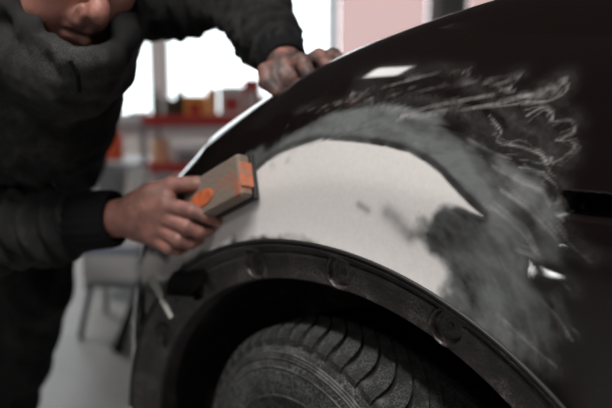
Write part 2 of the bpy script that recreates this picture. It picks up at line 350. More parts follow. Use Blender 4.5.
sand_int = np.clip(sand_int+.45*smooth01(-.004, .006, pale), 0, 1)
right = (S.repeat(nr)-on(560, 280)[0])
dark_patch = np.clip(1-np.hypot((UVf[:, 0]-on(440, 232)[0])/.055, (UVf[:, 1]-on(440, 232)[1])/.03), 0, 1)
sand_int = sand_int*(1-.45*smooth01(0, .5, dark_patch))
LN = [[(350, 96), (395, 85), (425, 77), (455, 72), (468, 74)], [(372, 104), (404, 109), (446, 103), (484, 97), (510, 89)], [(400, 116), (442, 111), (480, 106), (523, 96), (552, 87), (567, 83)],
      [(527, 102), (548, 100), (565, 94), (567, 85)], [(527, 115), (540, 108), (550, 111), (551, 119)], [(552, 121), (569, 120), (573, 132), (562, 139)], [(556, 141), (571, 140), (574, 149), (560, 160), (552, 163)],
      [(494, 120), (500, 131), (497, 141), (523, 147), (540, 155), (548, 164), (552, 157)], [(520, 168), (540, 172), (548, 179), (557, 187), (559, 200), (558, 216)], [(468, 138), (492, 152), (510, 158)],
      [(492, 166), (520, 182), (540, 190), (549, 206)], [(500, 190), (524, 206), (545, 226), (556, 240)], [(490, 205), (520, 232), (540, 258)], [(430, 90), (470, 82), (500, 84), (520, 78)],
      [(300, 112), (340, 104), (390, 96), (430, 88)], [(515, 250), (540, 262), (570, 290)], [(540, 300), (556, 316), (572, 340)], [(505, 320), (530, 344), (556, 366)], [(556, 226), (570, 244), (590, 262)]]
WD = [.0022, .0024, .003, .0026, .0022, .002, .0018, .0024, .0022, .003, .004, .004, .004, .003, .002, .003, .003, .004, .002]
AM = [.34, .40, .55, .5, .5, .34, .32, .5, .45, .35, .5, .5, .45, .25, .25, .35, .3, .4, .25]
dust = np.zeros(len(UVf)); rj = np.random.default_rng(3)
for l, wd, am in zip(LN, WD, AM):
    p0 = np.array([on(*q) for q in l])
    for c in range(4):
        pj = p0+(rj.normal(0, .0028, p0.shape)+rj.normal(0, .0022, (1, 2)) if c else 0); d = line_d(curve(pj), UVf); g = np.clip(.62+(2.0*n2+1.6*n1)*(2.6 if c else .8), 0, 1.2)
        dust = np.maximum(dust, am*(.95 if c == 0 else .38)*np.exp(-(d/(wd*(.5 if c == 0 else .45)))**2)*g)
    dust = np.maximum(dust, .09*am*np.exp(-(d/.010)**2)*np.clip(1+3*streak, 0, 2))
wipe = poly_sd([on(*q) for q in [(380, 100), (430, 78), (480, 76), (520, 84), (568, 86), (572, 130), (572, 158), (556, 200), (530, 196), (480, 150), (440, 122), (390, 112)]], UVf)
dust = np.maximum(dust, .055*smooth01(-.01, .02, wipe)*np.clip(.5+3*streak+n1, 0, 1.5))
speck = (noise(Q3, 420) > .93)*.14*np.exp(-np.clip(-sdf_s, 0, 1)/.03); dust = np.maximum(dust, speck*(sdf_s > -.05))
# rounded slot for the side lamp
sl = np.array([on(558, 190), on(558, 217)]); s0 = sl[:, 0].mean(); zlo, zhi = sl[:, 1].min(), sl[:, 1].max()
cx, cz = s0-.045, (zlo+zhi)/2+.001; hx, hz, rad = .045, (zhi-zlo)/2, .006
dq = np.stack([np.abs(UVf[:, 0]-cx)-hx+rad, np.abs(UVf[:, 1]-cz)-hz+rad], 1); sdr = np.hypot(*np.maximum(dq, 0).T)+np.minimum(dq.max(1), 0)-rad
hole = 1-smooth01(-.0022, .0, sdr); FV = FV.reshape(-1, 3); FV[:, 1] += .035*hole
dust = dust*(1-hole); sand_int *= 1-hole; gl = np.clip(1.15*np.exp(-(np.hypot(UVf[:, 0]-on(545, 277)[0], (UVf[:, 1]-on(545, 277)[1])*1.3)/.022)**4), 0, 1); sand_int *= 1-gl; dust = dust*(1-gl)
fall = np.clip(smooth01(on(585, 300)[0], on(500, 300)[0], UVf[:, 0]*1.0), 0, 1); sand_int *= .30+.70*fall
# shallow body line behind the slot
FV[:, 1] += .0005*np.exp(-((UVf[:, 1]-(cz-.05))/.012)**2)*smooth01(s0+.03, s0-.02, UVf[:, 0])
def fender_mat():
    m = bpy.data.materials.new('sanded_car_paint'); m.use_nodes = True; nt = m.node_tree; b = nt.nodes['Principled BSDF']; N = nt.nodes.new; K = nt.links.new
    def at(n): a = N('ShaderNodeAttribute'); a.attribute_name = n; return a.outputs['Fac']
    def mix(f, a, bb, col=True):
        x = N('ShaderNodeMix'); x.data_type = 'RGBA' if col else 'FLOAT'; ia, ib, oo = (6, 7, 2) if col else (2, 3, 0)
        for s_, v in ((0, f), (ia, a), (ib, bb)):
            if hasattr(v, 'links'): K(v, x.inputs[s_])
            else: x.inputs[s_].default_value = (*v, 1) if (col and s_) else v
        return x.outputs[oo]
    tc = N('ShaderNodeTexCoord').outputs['Object']
    fn = N('ShaderNodeTexNoise'); fn.inputs['Scale'].default_value = 150; fn.inputs['Detail'].default_value = 6; K(tc, fn.inputs['Vector'])
    mp = N('ShaderNodeMapping'); mp.inputs['Rotation'].default_value = (0, .5, 0); mp.inputs['Scale'].default_value = (70, 70, 110); K(tc, mp.inputs['Vector'])
    st = N('ShaderNodeTexNoise'); st.inputs['Scale'].default_value = 1; st.inputs['Detail'].default_value = 5; K(mp.outputs[0], st.inputs['Vector'])
    def ml(a, v0, v1):
        r = N('ShaderNodeMapRange'); r.inputs['From Min'].default_value = .3; r.inputs['From Max'].default_value = .7; r.inputs['To Min'].default_value = v0; r.inputs['To Max'].default_value = v1; K(a, r.inputs['Value']); return r.outputs[0]
    def mul(a, c): x = N('ShaderNodeMath'); x.operation = 'MULTIPLY'; x.use_clamp = True; K(a, x.inputs[0]); K(c, x.inputs[1]); return x.outputs[0]
    sand = mul(at('sanded'), ml(st.outputs['Fac'], .85, 1.12)); dst = mul(at('dust'), ml(fn.outputs['Fac'], .55, 1.4)); fil = at('filler')
    c = mix(sand, (.0078, .0056, .0052), (.14, .149, .149)); c = mix(dst, c, (.42, .41, .40))
    fc = mix(ml(fn.outputs['Fac'], 0, 1), (.66, .63, .615), (.70, .675, .66)); c = mix(fil, c, fc); K(c, b.inputs['Base Color'])
    mx = N('ShaderNodeMath'); mx.operation = 'MAXIMUM'; K(sand, mx.inputs[0]); K(fil, mx.inputs[1])
    ad = N('ShaderNodeMath'); ad.operation = 'ADD'; ad.use_clamp = True; K(mx.outputs[0], ad.inputs[0]); K(dst, ad.inputs[1])
    r2 = N('ShaderNodeMapRange'); r2.inputs['From Max'].default_value = .35; K(ad.outputs[0], r2.inputs['Value'])
    K(mix(r2.outputs[0], .16, .62, False), b.inputs['Roughness']); K(mix(r2.outputs[0], 1.0, 0.0, False), b.inputs['Coat Weight'])
    b.inputs['Coat Roughness'].default_value = .035; K(mix(r2.outputs[0], .03, .35, False), b.inputs['Specular IOR Level'])
    bp = N('ShaderNodeBump'); bp.inputs['Distance'].default_value = .0008; K(mul(r2.outputs[0], ml(st.outputs['Fac'], .1, .35)), bp.inputs['Strength']); K(fn.outputs['Fac'], bp.inputs['Height']); K(bp.outputs[0], b.inputs['Normal'])
    return m
M_paint = fender_mat()
M_hood = mat('dark_car_paint', (.0078, .0056, .0052), .16, coat=1, coat_rough=.035, spec=.03)
CAR = empty('car', (0, 0, 0), 'dark brown car with sanded white filler patch above its wheel arch', 'car')
FG = grid(nc, nr)[:, ::-1]
fe = mesh('fender', FV, FG, M_paint, CAR, smooth=True)
for nme, arr in (('sanded', sand_int), ('filler', filler), ('dust', dust)):
    a = fe.data.attributes.new(nme, 'FLOAT', 'POINT'); a.data.foreach_set('value', arr.astype(np.float32))
fe['label'] = 'fender with white filler, grey sanded ring and finger wipes in dust'
# hood
hi = np.where(yb < .2)[0][::4]; ins = np.concatenate([[.0, .0, .004], np.linspace(.012, 1.25, 60)])
drop = np.concatenate([[-.03, -.004, .0], np.zeros(60)])
bx = X[hi, nr-2]; by = Y[hi, nr-2]; HX = bx[:, None]+0*ins; HY = by[:, None]+.004+ins[None]
HZ = zt[hi][:, None]+drop[None]+.012*np.sin(np.clip(ins, 0, 1.25)/1.25*math.pi)[None]-.0
m1 = bx > -.47; HX, HY, HZ = HX[m1], HY[m1], HZ[m1]
mesh('hood', np.stack([HX, HY, HZ], -1).reshape(-1, 3), grid(HX.shape[0], HX.shape[1])[:, ::-1], M_hood, CAR, smooth=True)

# ------------------------------------------------------------------ wheel arch flange with bolt dimples
def arch_surf(a, r):
    x = AX*r*np.sin(a); z = ZC+BZ*r*np.cos(a); rb = np.minimum(1.0, 9)
    x1 = AX*np.sin(a); z1 = ZC+BZ*np.cos(a)
    y = plan_y(np.clip(xbase(x1, z1), -.55, 9))+inset(x1, z1)-.007
    return x, y, z
na = 900; A_ = np.linspace(-1.50, 1.62, na)
pr_r = np.concatenate([[1.004, 1.002, .998, .992], np.linspace(.988, .972, 6), np.linspace(.970, .884, 34), [.880, .877, .876, .876]])
pr_y = np.concatenate([[.004, -.0012, -.0018, .0002], np.linspace(.003, .013, 6), np.linspace(.0135, .0155, 34), [.018, .024, .034, .05]])
AA, RR = np.meshgrid(A_, pr_r, indexing='ij'); PYY = np.repeat(pr_y[None], na, 0)
fx, fy, fz = arch_surf(AA, RR)
HA = [-1.008, -.648, -.288, .072, .432, .792, 1.152]
hole_c = []; bead = .0030*np.exp(-((RR-.966)/.005)**2)
for h in HA:
    cxh, _, czh = arch_surf(np.array(h), .934); cyh = arch_surf(np.array(h), .934)[1]
    d = np.hypot(fx-cxh, fz-czh)
    PYY = PYY+.0065*(1-smooth01(.0165, .0200, d))-.0034*np.exp(-((d-.0215)/.0020)**2)
    bead = bead*smooth01(.020, .027, d)
    hole_c.append((float(cxh), float(cyh)+.021, float(czh)))
PYY = PYY-bead+.0012*(fbm(np.stack([fx, fz, fz], -1).reshape(-1, 3), 40).reshape(fx.shape)-.5)
fy = fy+PYY
fo = mesh('arch_flange', np.stack([fx, fy, fz], -1).reshape(-1, 3), grid(na, len(pr_r)), M_flange, CAR, smooth=True)
for c in hole_c:
    MB().bar((c[0], c[1]-.0012, c[2]), (c[0], c[1]+.02, c[2]), .0046, n=20).build('bolt_hole', M_black, fo)
# rubber/sealer line along the outer fold
a2 = np.linspace(-1.45, 1.6, 400); ex, ey, ez = arch_surf(a2, 1.012); ring = []
for k in range(8):
    t = 2*math.pi*k/8; r_ = .0028; q = arch_surf(a2, 1.010+.006*math.cos(t)); ring.append(np.stack([q[0], q[1]-.0016+r_*math.sin(t), q[2]], -1))
V = np.stack(ring+[ring[0]], 1); mesh('arch_edge_bead', V.reshape(-1, 3), grid(400, 9), M_black, CAR, smooth=True)
# liner: tunnel inside the arch and back wall
al = np.linspace(-1.75, 1.75, 120); lv = np.array([.05, .09, .16, .25, .34, .38, .385]); ls = np.array([.877, .90, .93, .93, .92, .86, .3])
LA, LV = np.meshgrid(al, np.arange(len(lv)), indexing='ij'); sc = ls[LV]; lx = AX*sc*np.sin(LA); lz = ZC+BZ*sc*np.cos(LA)
q = arch_surf(LA, .9); ly = lv[LV]+np.where(LV == 0, q[1], q[1]*.6); Vl = np.stack([lx, ly, lz], -1).reshape(-1, 3); Vl += ((fbm(Vl, 14)-.5)*.012)[:, None]*(LV.reshape(-1, 1) > 0)
mesh('wheel_liner', Vl, grid(120, len(lv)), M_liner, CAR, smooth=True)
# bumper mounting bracket left bare at the nose of the arch
br = MB(); a_ = P(151, 276, 1.15); b_ = P(171, 318, 1.085)
d_ = (b_-a_)/np.linalg.norm(b_-a_); wv = np.cross(d_, FW); wv /= np.linalg.norm(wv)
br.add([a_-wv*.007, a_+wv*.006, b_+wv*.004, b_-wv*.003, a_-wv*.006+FW*.004, a_+wv*.006+FW*.004, b_+wv*.004+FW*.004, b_-wv*.004+FW*.004], [(0, 3, 2, 1), (4, 5, 6, 7), (0, 1, 5, 4), (1, 2, 6, 5), (2, 3, 7, 6), (3, 0, 4, 7)])
tab = br.build('bumper_bracket', mat('pale_bracket', (.36, .36, .33), .5), CAR); tab['label'] = 'pale thin bumper bracket at the front of the wheel arch'
br = MB(); a_ = P(163, 299, 1.10); b_ = P(192, 300, 1.08)
br.add([a_, a_+UP*.006, b_+UP*.004, b_, a_+FW*.03, a_+UP*.006+FW*.03, b_+UP*.004+FW*.03, b_+FW*.03], [(0, 3, 2, 1), (4, 5, 6, 7), (0, 1, 5, 4), (1, 2, 6, 5), (2, 3, 7, 6), (3, 0, 4, 7)])
br.build('bracket_tab', M_dsteel, CAR)
# torn black liner edge left hanging at the front of the arch
tp = [(166, 294), (168, 280), (173, 272), (179, 270), (183, 264), (190, 267), (197, 262), (204, 268), (205, 278), (199, 287), (193, 292), (186, 299), (176, 301)]
tv = [P(x_, y_, 1.115-.0009*(x_-165)) for x_, y_ in tp]; n_ = len(tp); tv2 = [v+FW*.004 for v in tv]
te = mesh('torn_liner_edge', tv+tv2, [tuple(range(n_)), tuple(range(n_, 2*n_))[::-1]]+[(i, (i+1) % n_, n_+(i+1) % n_, n_+i) for i in range(n_)], M_liner, CAR)
# front closing panel and underbody so that the car is solid from the side
MB().box((.25, .80, .42), (1.3, .7, .3), .02).box((-.2, .75, .62), (.5, .6, .3), .02).build('engine_bay', M_black, CAR)
MB().box((.78, .3, .30), (.5, .5, .3), .03).build('sill_panel', M_hood, CAR)

# ------------------------------------------------------------------ wheel
WR = .290; ST = -.15
WC = np.array([-.028, .01, WR+.001]); cs, sn = math.cos(ST), math.sin(ST)
WM = np.array([[cs, sn, 0], [-sn, cs, 0], [0, 0, 1]])       # local (x, axle inwards y, z) rows -> world
def wloc(V): return np.asarray(V)@WM+WC
W0 = .015
prof = [(-.0, .155), (.000, .175), (-.006, .186), (-.010, .205), (-.010, .225), (-.006, .243), (.000, .254), (.002, .2555), (.0035, .2535), (.006, .2605), (.010, .2665), (.018, .2710), (.040, .2745), (.105, .2760), (.170, .2745), (.192, .2710), (.200, .266), (.207, .256), (.212, .23), (.212, .2), (.205, .175), (.20, .155)]
nt_ = 240; T = np.linspace(0, 2*math.pi, nt_, endpoint=False); prof = [(a_, b_*1.045) for a_, b_ in prof]; pv = np.array(prof)
TT, KK = np.meshgrid(T, np.arange(len(pv)), indexing='ij'); rad_ = pv[KK, 1]; yy = pv[KK, 0]+W0-.02
V = np.stack([rad_*np.sin(TT), yy, rad_*np.cos(TT)], -1).reshape(-1, 3)
M_rub = dusty('dusty_rubber', (.012, .012, .012), .75, 14, .38, dust=(.21, .22, .215), width=.2, amt=.75, fine=420, bump=.5, bump_scale=300, spec=.3)
def tread_mat():
    m = dusty('dusty_tread_rubber', (.016, .016, .016), .7, 20, .42, dust=(.19, .20, .195), width=.3, amt=.7, fine=420, spec=.3)
    nt = m.node_tree; b = nt.nodes['Principled BSDF']; tc = [n for n in nt.nodes if n.type == 'TEX_COORD'][0]
    mp = nt.nodes.new('ShaderNodeMapping'); mp.inputs['Scale'].default_value = (1, 1, 1)
    wv_ = nt.nodes.new('ShaderNodeTexWave'); wv_.inputs['Scale'].default_value = 85; wv_.inputs['Distortion'].default_value = 3; wv_.inputs['Detail'].default_value = 1; wv_.inputs['Detail Scale'].default_value = 3; wv_.bands_direction = 'X'
    nt.links.new(tc.outputs['Object'], mp.inputs['Vector']); nt.links.new(mp.outputs[0], wv_.inputs['Vector'])
    bp = nt.nodes.new('ShaderNodeBump'); bp.inputs['Strength'].default_value = .3; bp.inputs['Distance'].default_value = .003; nt.links.new(wv_.outputs['Fac'], bp.inputs['Height']); nt.links.new(bp.outputs[0], b.inputs['Normal'])
    return m
M_tread = tread_mat(); M_rib = mat('worn_rib', (.02, .02, .02), .6, col2=(.12, .12, .115), noise_amt=.12, noise_scale=40)
TY = bpy.data.objects.new('tyre', bpy.data.meshes.new('tyre')); TY.location = tuple(WC); TY.rotation_euler.z = ST; link(TY, CAR)
me = TY.data; me.from_pydata([tuple(v) for v in V], [], [tuple(f) for f in grid(nt_, len(pv), True)[:, ::-1].tolist()]); me.polygons.foreach_set('use_smooth', [True]*len(me.polygons)); me.materials.append(M_rub); me.materials.append(M_black); me.polygons.foreach_set('material_index', np.tile([1 if 9 <= k <= 16 else 0 for k in range(len(pv)-1)], nt_).astype(np.int32)); TY['label'] = 'dusty black tyre with curved tread blocks'
# one curved tread block per side, shared by all copies
def crown(y): return np.interp(y, [p[0] for p in prof[9:18]], [p[1] for p in prof[9:18]])
def block(side, w0=.0):
    n = 11; t = np.linspace(0, 1, n); half = .097
    if side < 0: yv = .0045+t*half          # from outer shoulder to centre
    else: yv = .2045-t*(half)
    sweep = -(-.028*t+.122*t**1.7)    # arc length around the tyre
    wid = .0122+.0030*np.sin(t*math.pi)+.001*t**2
    Vb = []; 
    for i in range(n):
        R0 = crown(yv[i])-.003; R1 = crown(yv[i])+.0092-(.003 if i == 0 else 0)
        for s_, R in ((-1, R0), (-1, R1), (1, R1), (1, R0)):
            k = .92 if R == R1 else 1
            th_ = (sweep[i]+s_*wid[i]*k*.92)/WR; Vb.append((R*math.sin(th_), yv[i]+W0-.02, R*math.cos(th_)))
    Fb = []
    for i in range(n-1):
        a = 4*i; b = a+4
        for k in range(3): f = (a+k, a+k+1, b+k+1, b+k); Fb.append(f if side > 0 else f[::-1])
    e = (0, 3, 2, 1); g = (4*n-4, 4*n-3, 4*n-2, 4*n-1); Fb += [e, g] if side > 0 else [e[::-1], g[::-1]]
    mb = bpy.data.meshes.new('tread_block'); mb.from_pydata(Vb, [], Fb); mb.materials.append(M_tread); return mb
NB = 56
for side in (-1, 1):
    mb = block(side)
    for k in range(NB):
        o = bpy.data.objects.new('tread_block', mb); o.rotation_euler.y = 2*math.pi*(k+(.5 if side > 0 else 0))/NB; link(o, TY)
for r_, nm in ((.2600, 'sidewall_rib'), (.2565, 'sidewall_rib'), (.2530, 'sidewall_rib'), (.2405, 'sidewall_rib'), (.2, 'sidewall_rib')):
    Vr = []; n = 160
    yy0 = np.interp(r_, [p[1] for p in prof[:8]], [p[0] for p in prof[:8]])+W0-.02
    for i in range(n):
        t = 2*math.pi*i/n
        for dr, dy in ((-.0016, .001), (-.0008, -.0016), (.0008, -.0016), (.0016, .001)): Vr.append(((r_+dr)*math.sin(t), yy0+dy, (r_+dr)*math.cos(t)))
    mesh(nm, Vr, grid(n, 4, True), M_rib, TY, smooth=True, world=False)
rm = MB((WM, WC)); n = 96
for prf in [[(.155, -.004), (.160, -.008), (.156, .004), (.148, .012), (.142, .05), (.142, .18), (.158, .19)]]:
    Vr = []; m_ = len(prf)
    for i in range(n):
        t = 2*math.pi*i/n
        for r_, y_ in prf: Vr.append((r_*math.sin(t), y_+W0-.02, r_*math.cos(t)))
    rm.add(Vr, [tuple(f) for f in grid(n, m_, True).tolist()])
rm.bar((0, .012, 0), (0, .03, 0), .145, n=64)
rim = rm.build('wheel_rim', M_dsteel, CAR, smooth=True)
for k in range(5):
    t = 2*math.pi*k/5; MB((WM, WC)).bar((.05*math.cos(t), .0, .05*math.sin(t)), (.05*math.cos(t), .02, .05*math.sin(t)), .010, n=6).build('wheel_bolt', M_steel, rim)
MB((WM, WC)).bar((0, -.004, 0), (0, .02, 0), .032, .036, n=32).build('hub_cap', M_black, rim)
MB().bar(WC+np.array([0, .17, .0]), (0, .55, .30), .03).bar((0, .25, .3), (0.02, .40, .62), .03).build('suspension_strut', M_black, CAR)
#PERSON
# ------------------------------------------------------------------ implicit surfaces -> meshes
class SDF:
    """smooth union of cones and ellipsoids, polygonised block by block with surface nets"""
    def __init__(s): s.p = []
    def cone(s, a, b, ra, rb=None, k=.01, sub=False, col=0): s.p.append(('c', np.array(a, float), np.array(b, float), ra, ra if rb is None else rb, k, sub)); return s
    def chain(s, pts, rs, k=.01):
        for i in range(len(pts)-1): s.cone(pts[i], pts[i+1], rs[i], rs[i+1], k)
        return s
    def ball(s, c, r, k=.01, sub=False): return s.cone(c, np.array(c, float)+1e-5, r, r, k, sub)
    def ell(s, c, r, M=None, k=.01, sub=False): s.p.append(('e', np.array(c, float), np.array(r, float), np.eye(3) if M is None else np.array(M), 0, k, sub)); return s
    def one(s, p, Q):
        if p[0] == 'c':
            a, b, ra, rb = p[1:5]; e = b-a; w_ = Q-a; t = np.clip((w_@e)/(e@e), 0, 1); d = w_-t[:, None]*e
            return np.sqrt((d*d).sum(1))-(ra+(rb-ra)*t)
        q = (Q-p[1])@p[3].T; k0 = np.sqrt(((q/p[2])**2).sum(1)); k1 = np.sqrt(((q/p[2]**2)**2).sum(1))+1e-9
        return np.where(k0 < .05, -p[2].min(), k0*(k0-1)/k1)
    def ev(s, Q, pr=None):
        d = np.full(len(Q), 9.0)
        for p in (s.p if pr is None else pr):
            e = s.one(p, Q); k = p[5]
            if p[6]:
                e = -e; h = np.maximum(k-np.abs(d-e), 0)/k; d = np.maximum(d, e)+h*h*k*.25
            else:
                h = np.maximum(k-np.abs(d-e), 0)/k; d = np.minimum(d, e)-h*h*k*.25
        return d
    def mesh(s, h, B=14):
        lo = np.min([(p[1]-max(p[2]) if p[0] == 'e' else np.minimum(p[1]-p[3], p[2]-p[4])) for p in s.p if not p[6]], 0)-3*h
        hi = np.max([(p[1]+max(p[2]) if p[0] == 'e' else np.maximum(p[1]+p[3], p[2]+p[4])) for p in s.p if not p[6]], 0)+3*h
        nb = np.ceil((hi-lo)/(h*B)).astype(int); N = nb*B+2
        gi = np.stack(np.meshgrid(*[np.arange(n) for n in nb], indexing='ij'), -1).reshape(-1, 3)
        cen = lo+(gi+.5)*B*h; hd = B*h*.5*math.sqrt(3)
        D = np.stack([s.one(p, cen) for p in s.p], 1); D0 = s.ev(cen); sub = np.array([p[6] for p in s.p])
        act = np.abs(D0) < hd*1.35+.03; loc = np.stack(np.meshgrid(*[np.arange(B+1)]*3, indexing='ij'), -1).reshape(-1, 3)
        VK = []; VP = []; FK = []
        st = np.array([(N[1]+1)*(N[2]+1), N[2]+1, 1], dtype=np.int64)
        for bi in np.nonzero(act)[0]:
            pr = [p for p, d, q in zip(s.p, D[bi], sub) if d < hd*2.4+.04]
            if not pr: continue
            base = gi[bi]*B; Q = lo+(base+loc)*h; f = s.ev(Q, pr).reshape(B+1, B+1, B+1)
            if f.min() > 0 or f.max() < 0: continue
            ins = f < 0
            c = sum(ins[i:B+i, j:B+j, k:B+k].astype(np.int8) for i in (0, 1) for j in (0, 1) for k in (0, 1))
            ci = np.argwhere((c > 0) & (c < 8))
            acc = np.zeros((len(ci), 3)); cnt = np.zeros(len(ci))
            for ax in range(3):
                o1, o2 = [q for q in range(3) if q != ax]
                for u in (0, 1):
                    for v in (0, 1):
                        a = ci.copy(); a[:, o1] += u; a[:, o2] += v; b = a.copy(); b[:, ax] += 1
                        fa = f[a[:, 0], a[:, 1], a[:, 2]]; fb = f[b[:, 0], b[:, 1], b[:, 2]]; m = (fa < 0) != (fb < 0)
                        t = np.where(m, fa/np.where(m, fa-fb, 1), 0); pt = a.astype(float); pt[:, ax] += t; acc += pt*m[:, None]; cnt += m
            VK.append((ci+base)@st); VP.append(lo+(acc/cnt[:, None]+base)*h)
            for ax in range(3):
                sl_a = [slice(0, B)]*3; sl_b = list(sl_a); sl_b[ax] = slice(1, B+1)
                A = ins[tuple(sl_a)]; Bb = ins[tuple(sl_b)]; e = np.argwhere(A != Bb); g = e+base; o1, o2 = (ax+1) % 3, (ax+2) % 3
                ok = (g[:, o1] > 0) & (g[:, o2] > 0); e = e[ok]; g = g[ok]
                fl_ = A[e[:, 0], e[:, 1], e[:, 2]]; d1 = np.zeros(3, int); d1[o1] = 1; d2 = np.zeros(3, int); d2[o2] = 1
                q = np.stack([(g-d1-d2)@st, (g-d2)@st, g@st, (g-d1)@st], 1); q[~fl_] = q[~fl_][:, ::-1]; FK.append(q)
        VK = np.concatenate(VK); VP = np.concatenate(VP); FK = np.concatenate(FK); u, ix = np.unique(VK, return_index=True); V = VP[ix]
        i = np.searchsorted(u, FK); i[i >= len(u)] = 0; ok = (u[i] == FK).all(1)
        return V, i[ok]
def normals(V, F):
    n = np.cross(V[F[:, 2]]-V[F[:, 0]], V[F[:, 3]]-V[F[:, 1]]); N = np.zeros_like(V)
    for k in range(4): np.add.at(N, F[:, k], n)
    return N/(np.linalg.norm(N, axis=1)[:, None]+1e-12)
# ------------------------------------------------------------------ the man
Bk = -FW
def cdir(r, u, b): v = RT*r+UP*u+Bk*b; return v/np.linalg.norm(v)
MAN = empty('person', (P(5, 200, 1.75)[0], P(5, 200, 1.75)[1], 0), 'man in dusty dark overalls bending over the car with a sanding block', 'person')
hf = cdir(.55, -.56, .62); hu = UP-(UP@hf)*hf; hu /= np.linalg.norm(hu); hu = hu*math.cos(.05)+np.cross(hf, hu)*math.sin(.05); hx_ = np.cross(hf, hu)
HM = np.stack([hx_, hf, hu]); HS = 1.06
mouth = P(89, 36, .93); HC = mouth-HS*(np.array([0, .100, -.056])@HM)
def H(x, y, z): return HC+HS*(np.array([x, y, z])@HM)
body = SDF()
body.ell(H(0, -.012, .045), np.array([.076, .096, .085])*HS, HM, .03).ell(H(0, .022, -.03), np.array([.062, .066, .085])*HS, HM, .03)
body.ball(H(0, .070, -.096), .020*HS, .03)
for s_ in (-1, 1):
    body.cone(H(s_*.056, -.008, -.045), H(s_*.018, .062, -.093), .019*HS, .019*HS, .03)
    body.ball(H(s_*.042, .062, -.006), .024*HS, .025).ball(H(s_*.038, .058, -.045), .020*HS, .03)
    body.ell(H(s_*.079, -.012, .0), (.008, .018, .032), HM, .008)
body.cone(H(-.04, .078, .036), H(.04, .078, .036), .015*HS, k=.02)
for s_ in (-1, 1): body.ball(H(s_*.031, .098, .016), .015*HS, .018, True)
for s_ in (-1, 1): body.ball(H(s_*.031, .078, .015), .0125*HS, .004)
for s_ in (-1, 1): body.cone(H(s_*.031-.010, .0895, .0105), H(s_*.031+.010, .0895, .0105), .0012, k=.002, sub=True)
body.cone(H(0, .086, .026), H(0, .110, -.012), .0085*HS, .0115*HS, .012).ball(H(0, .1145, -.020), .0140*HS, .008)
for s_ in (-1, 1): body.ball(H(s_*.0145, .1015, -.024), .0095*HS, .006)
for s_ in (-1, 1): body.ell(H(s_*.0080, .109, -.036), (.0045, .007, .006), HM, .003, True)
body.cone(H(-.014, .094, -.04), H(.014, .094, -.04), .010, k=.014)
body.cone(H(-.024, .085, -.0515), H(0, .0985, -.049), .0045, .0065, .006).cone(H(.024, .085, -.0515), H(0, .0985, -.049), .0045, .0065, .006)
body.cone(H(-.022, .084, -.063), H(0, .0950, -.0655), .005, .0062, .008).cone(H(.022, .084, -.063), H(0, .0950, -.0655), .005, .0062, .008)
body.cone(H(-.027, .088, -.0565), H(0, .104, -.0565), .0030, k=.003, sub=True).cone(H(.027, .088, -.0565), H(0, .104, -.0565), .0030, k=.003, sub=True)
for s_ in (-1, 1): body.cone(H(s_*.021, .108, -.020), H(s_*.036, .093, -.058), .0035, k=.010, sub=True)     # nose to mouth fold
# joints
NECK = H(0, -.05, -.15); SHL = P(118, 2, 1.40); SHR = P(-82, 66, 1.27); ELL = P(246, 2, 1.30); ELR = P(-62, 236, 1.16)
WRL = P(284, 62, 1.075); WRR = P(112, 219, 1.075); CH = P(28, 95, 1.42); PEL = P(38, 150, 1.76)
body.cone(H(0, -.03, -.06), NECK, .054, .062, .03)
body.ell(CH, (.14, .14, .10), None, .04).cone(CH, PEL, .12, .12, .05).cone(SHL, SHR, .05, .05, .05).cone(NECK, CH, .06, .09, .04)
body.chain([SHL, ELL], [.048, .038], .02).chain([ELL, WRL], [.040, .026], .02).chain([SHR, ELR], [.048, .040], .02).chain([ELR, WRR], [.042, .027], .02)
# right hand, holding the block
def fingers(sd, pts, rs, k=.003): sd.chain([P(*q) for q in pts], rs, k)
body.chain([P(108, 219, 1.08), P(128, 217, 1.072), P(150, 214, 1.06)], [.026, .027, .026], .012)
body.chain([P(140, 206, 1.055), P(166, 203, 1.035)], [.021, .017], .014).chain([P(140, 214, 1.055), P(166, 216, 1.037)], [.023, .016], .014).chain([P(138, 224, 1.06), P(160, 230, 1.045)], [.021, .015], .014).chain([P(138, 230, 1.065), P(155, 239, 1.05)], [.016, .013], .014)
fingers(body, [(134, 206, 1.06), (150, 194, 1.048), (172, 185, 1.040)], [.019, .0155, .0125], .012)          # thumb metacarpal
fingers(body, [(172, 185, 1.040), (196, 184, 1.030), (216, 185, 1.026)], [.0125, .0115, .0095])
fingers(body, [(168, 206, 1.030), (192, 211, 1.014), (206, 216, 1.016), (217, 221, 1.028)], [.0128, .0115, .0105, .0090])
fingers(body, [(167, 219, 1.033), (186, 227, 1.016), (199, 232, 1.022), (208, 231, 1.034)], [.0125, .0115, .0102, .0088])
fingers(body, [(161, 231, 1.040), (178, 240, 1.022), (190, 243, 1.030), (199, 240, 1.042)], [.0118, .0108, .0098, .0084])
fingers(body, [(154, 239, 1.047), (168, 248, 1.032), (178, 250, 1.040), (186, 247, 1.050)], [.0102, .0093, .0086, .0076])
# left hand, gripping the edge of the hood
body.chain([P(284, 62, 1.075), P(286, 70, 1.055)], [.027, .027], .012).ell(P(287, 79, 1.045), (.029, .029, .025), None, .014)
fingers(body, [(278, 70, 1.05), (267, 72, 1.035), (268, 82, 1.028), (277, 91, 1.022)], [.016, .0135, .0125, .010], .005)
fingers(body, [(286, 72, 1.045), (302, 61, 1.020), (308, 73, 1.002), (311, 86, .998)], [.014, .0122, .0108, .0090])
fingers(body, [(296, 70, 1.055), (319, 56, 1.036), (326, 64, 1.016), (330, 75, 1.008)], [.0135, .0118, .0105, .0088])
fingers(body, [(302, 68, 1.07), (333, 55, 1.052), (340, 61, 1.034), (343, 70, 1.026)], [.013, .0112, .0100, .0084])
fingers(body, [(306, 70, 1.085), (338, 59, 1.080), (347, 62, 1.062), (350, 68, 1.054)], [.012, .0100, .0090, .0076])
Vb_, Fb_ = body.mesh(.0028)
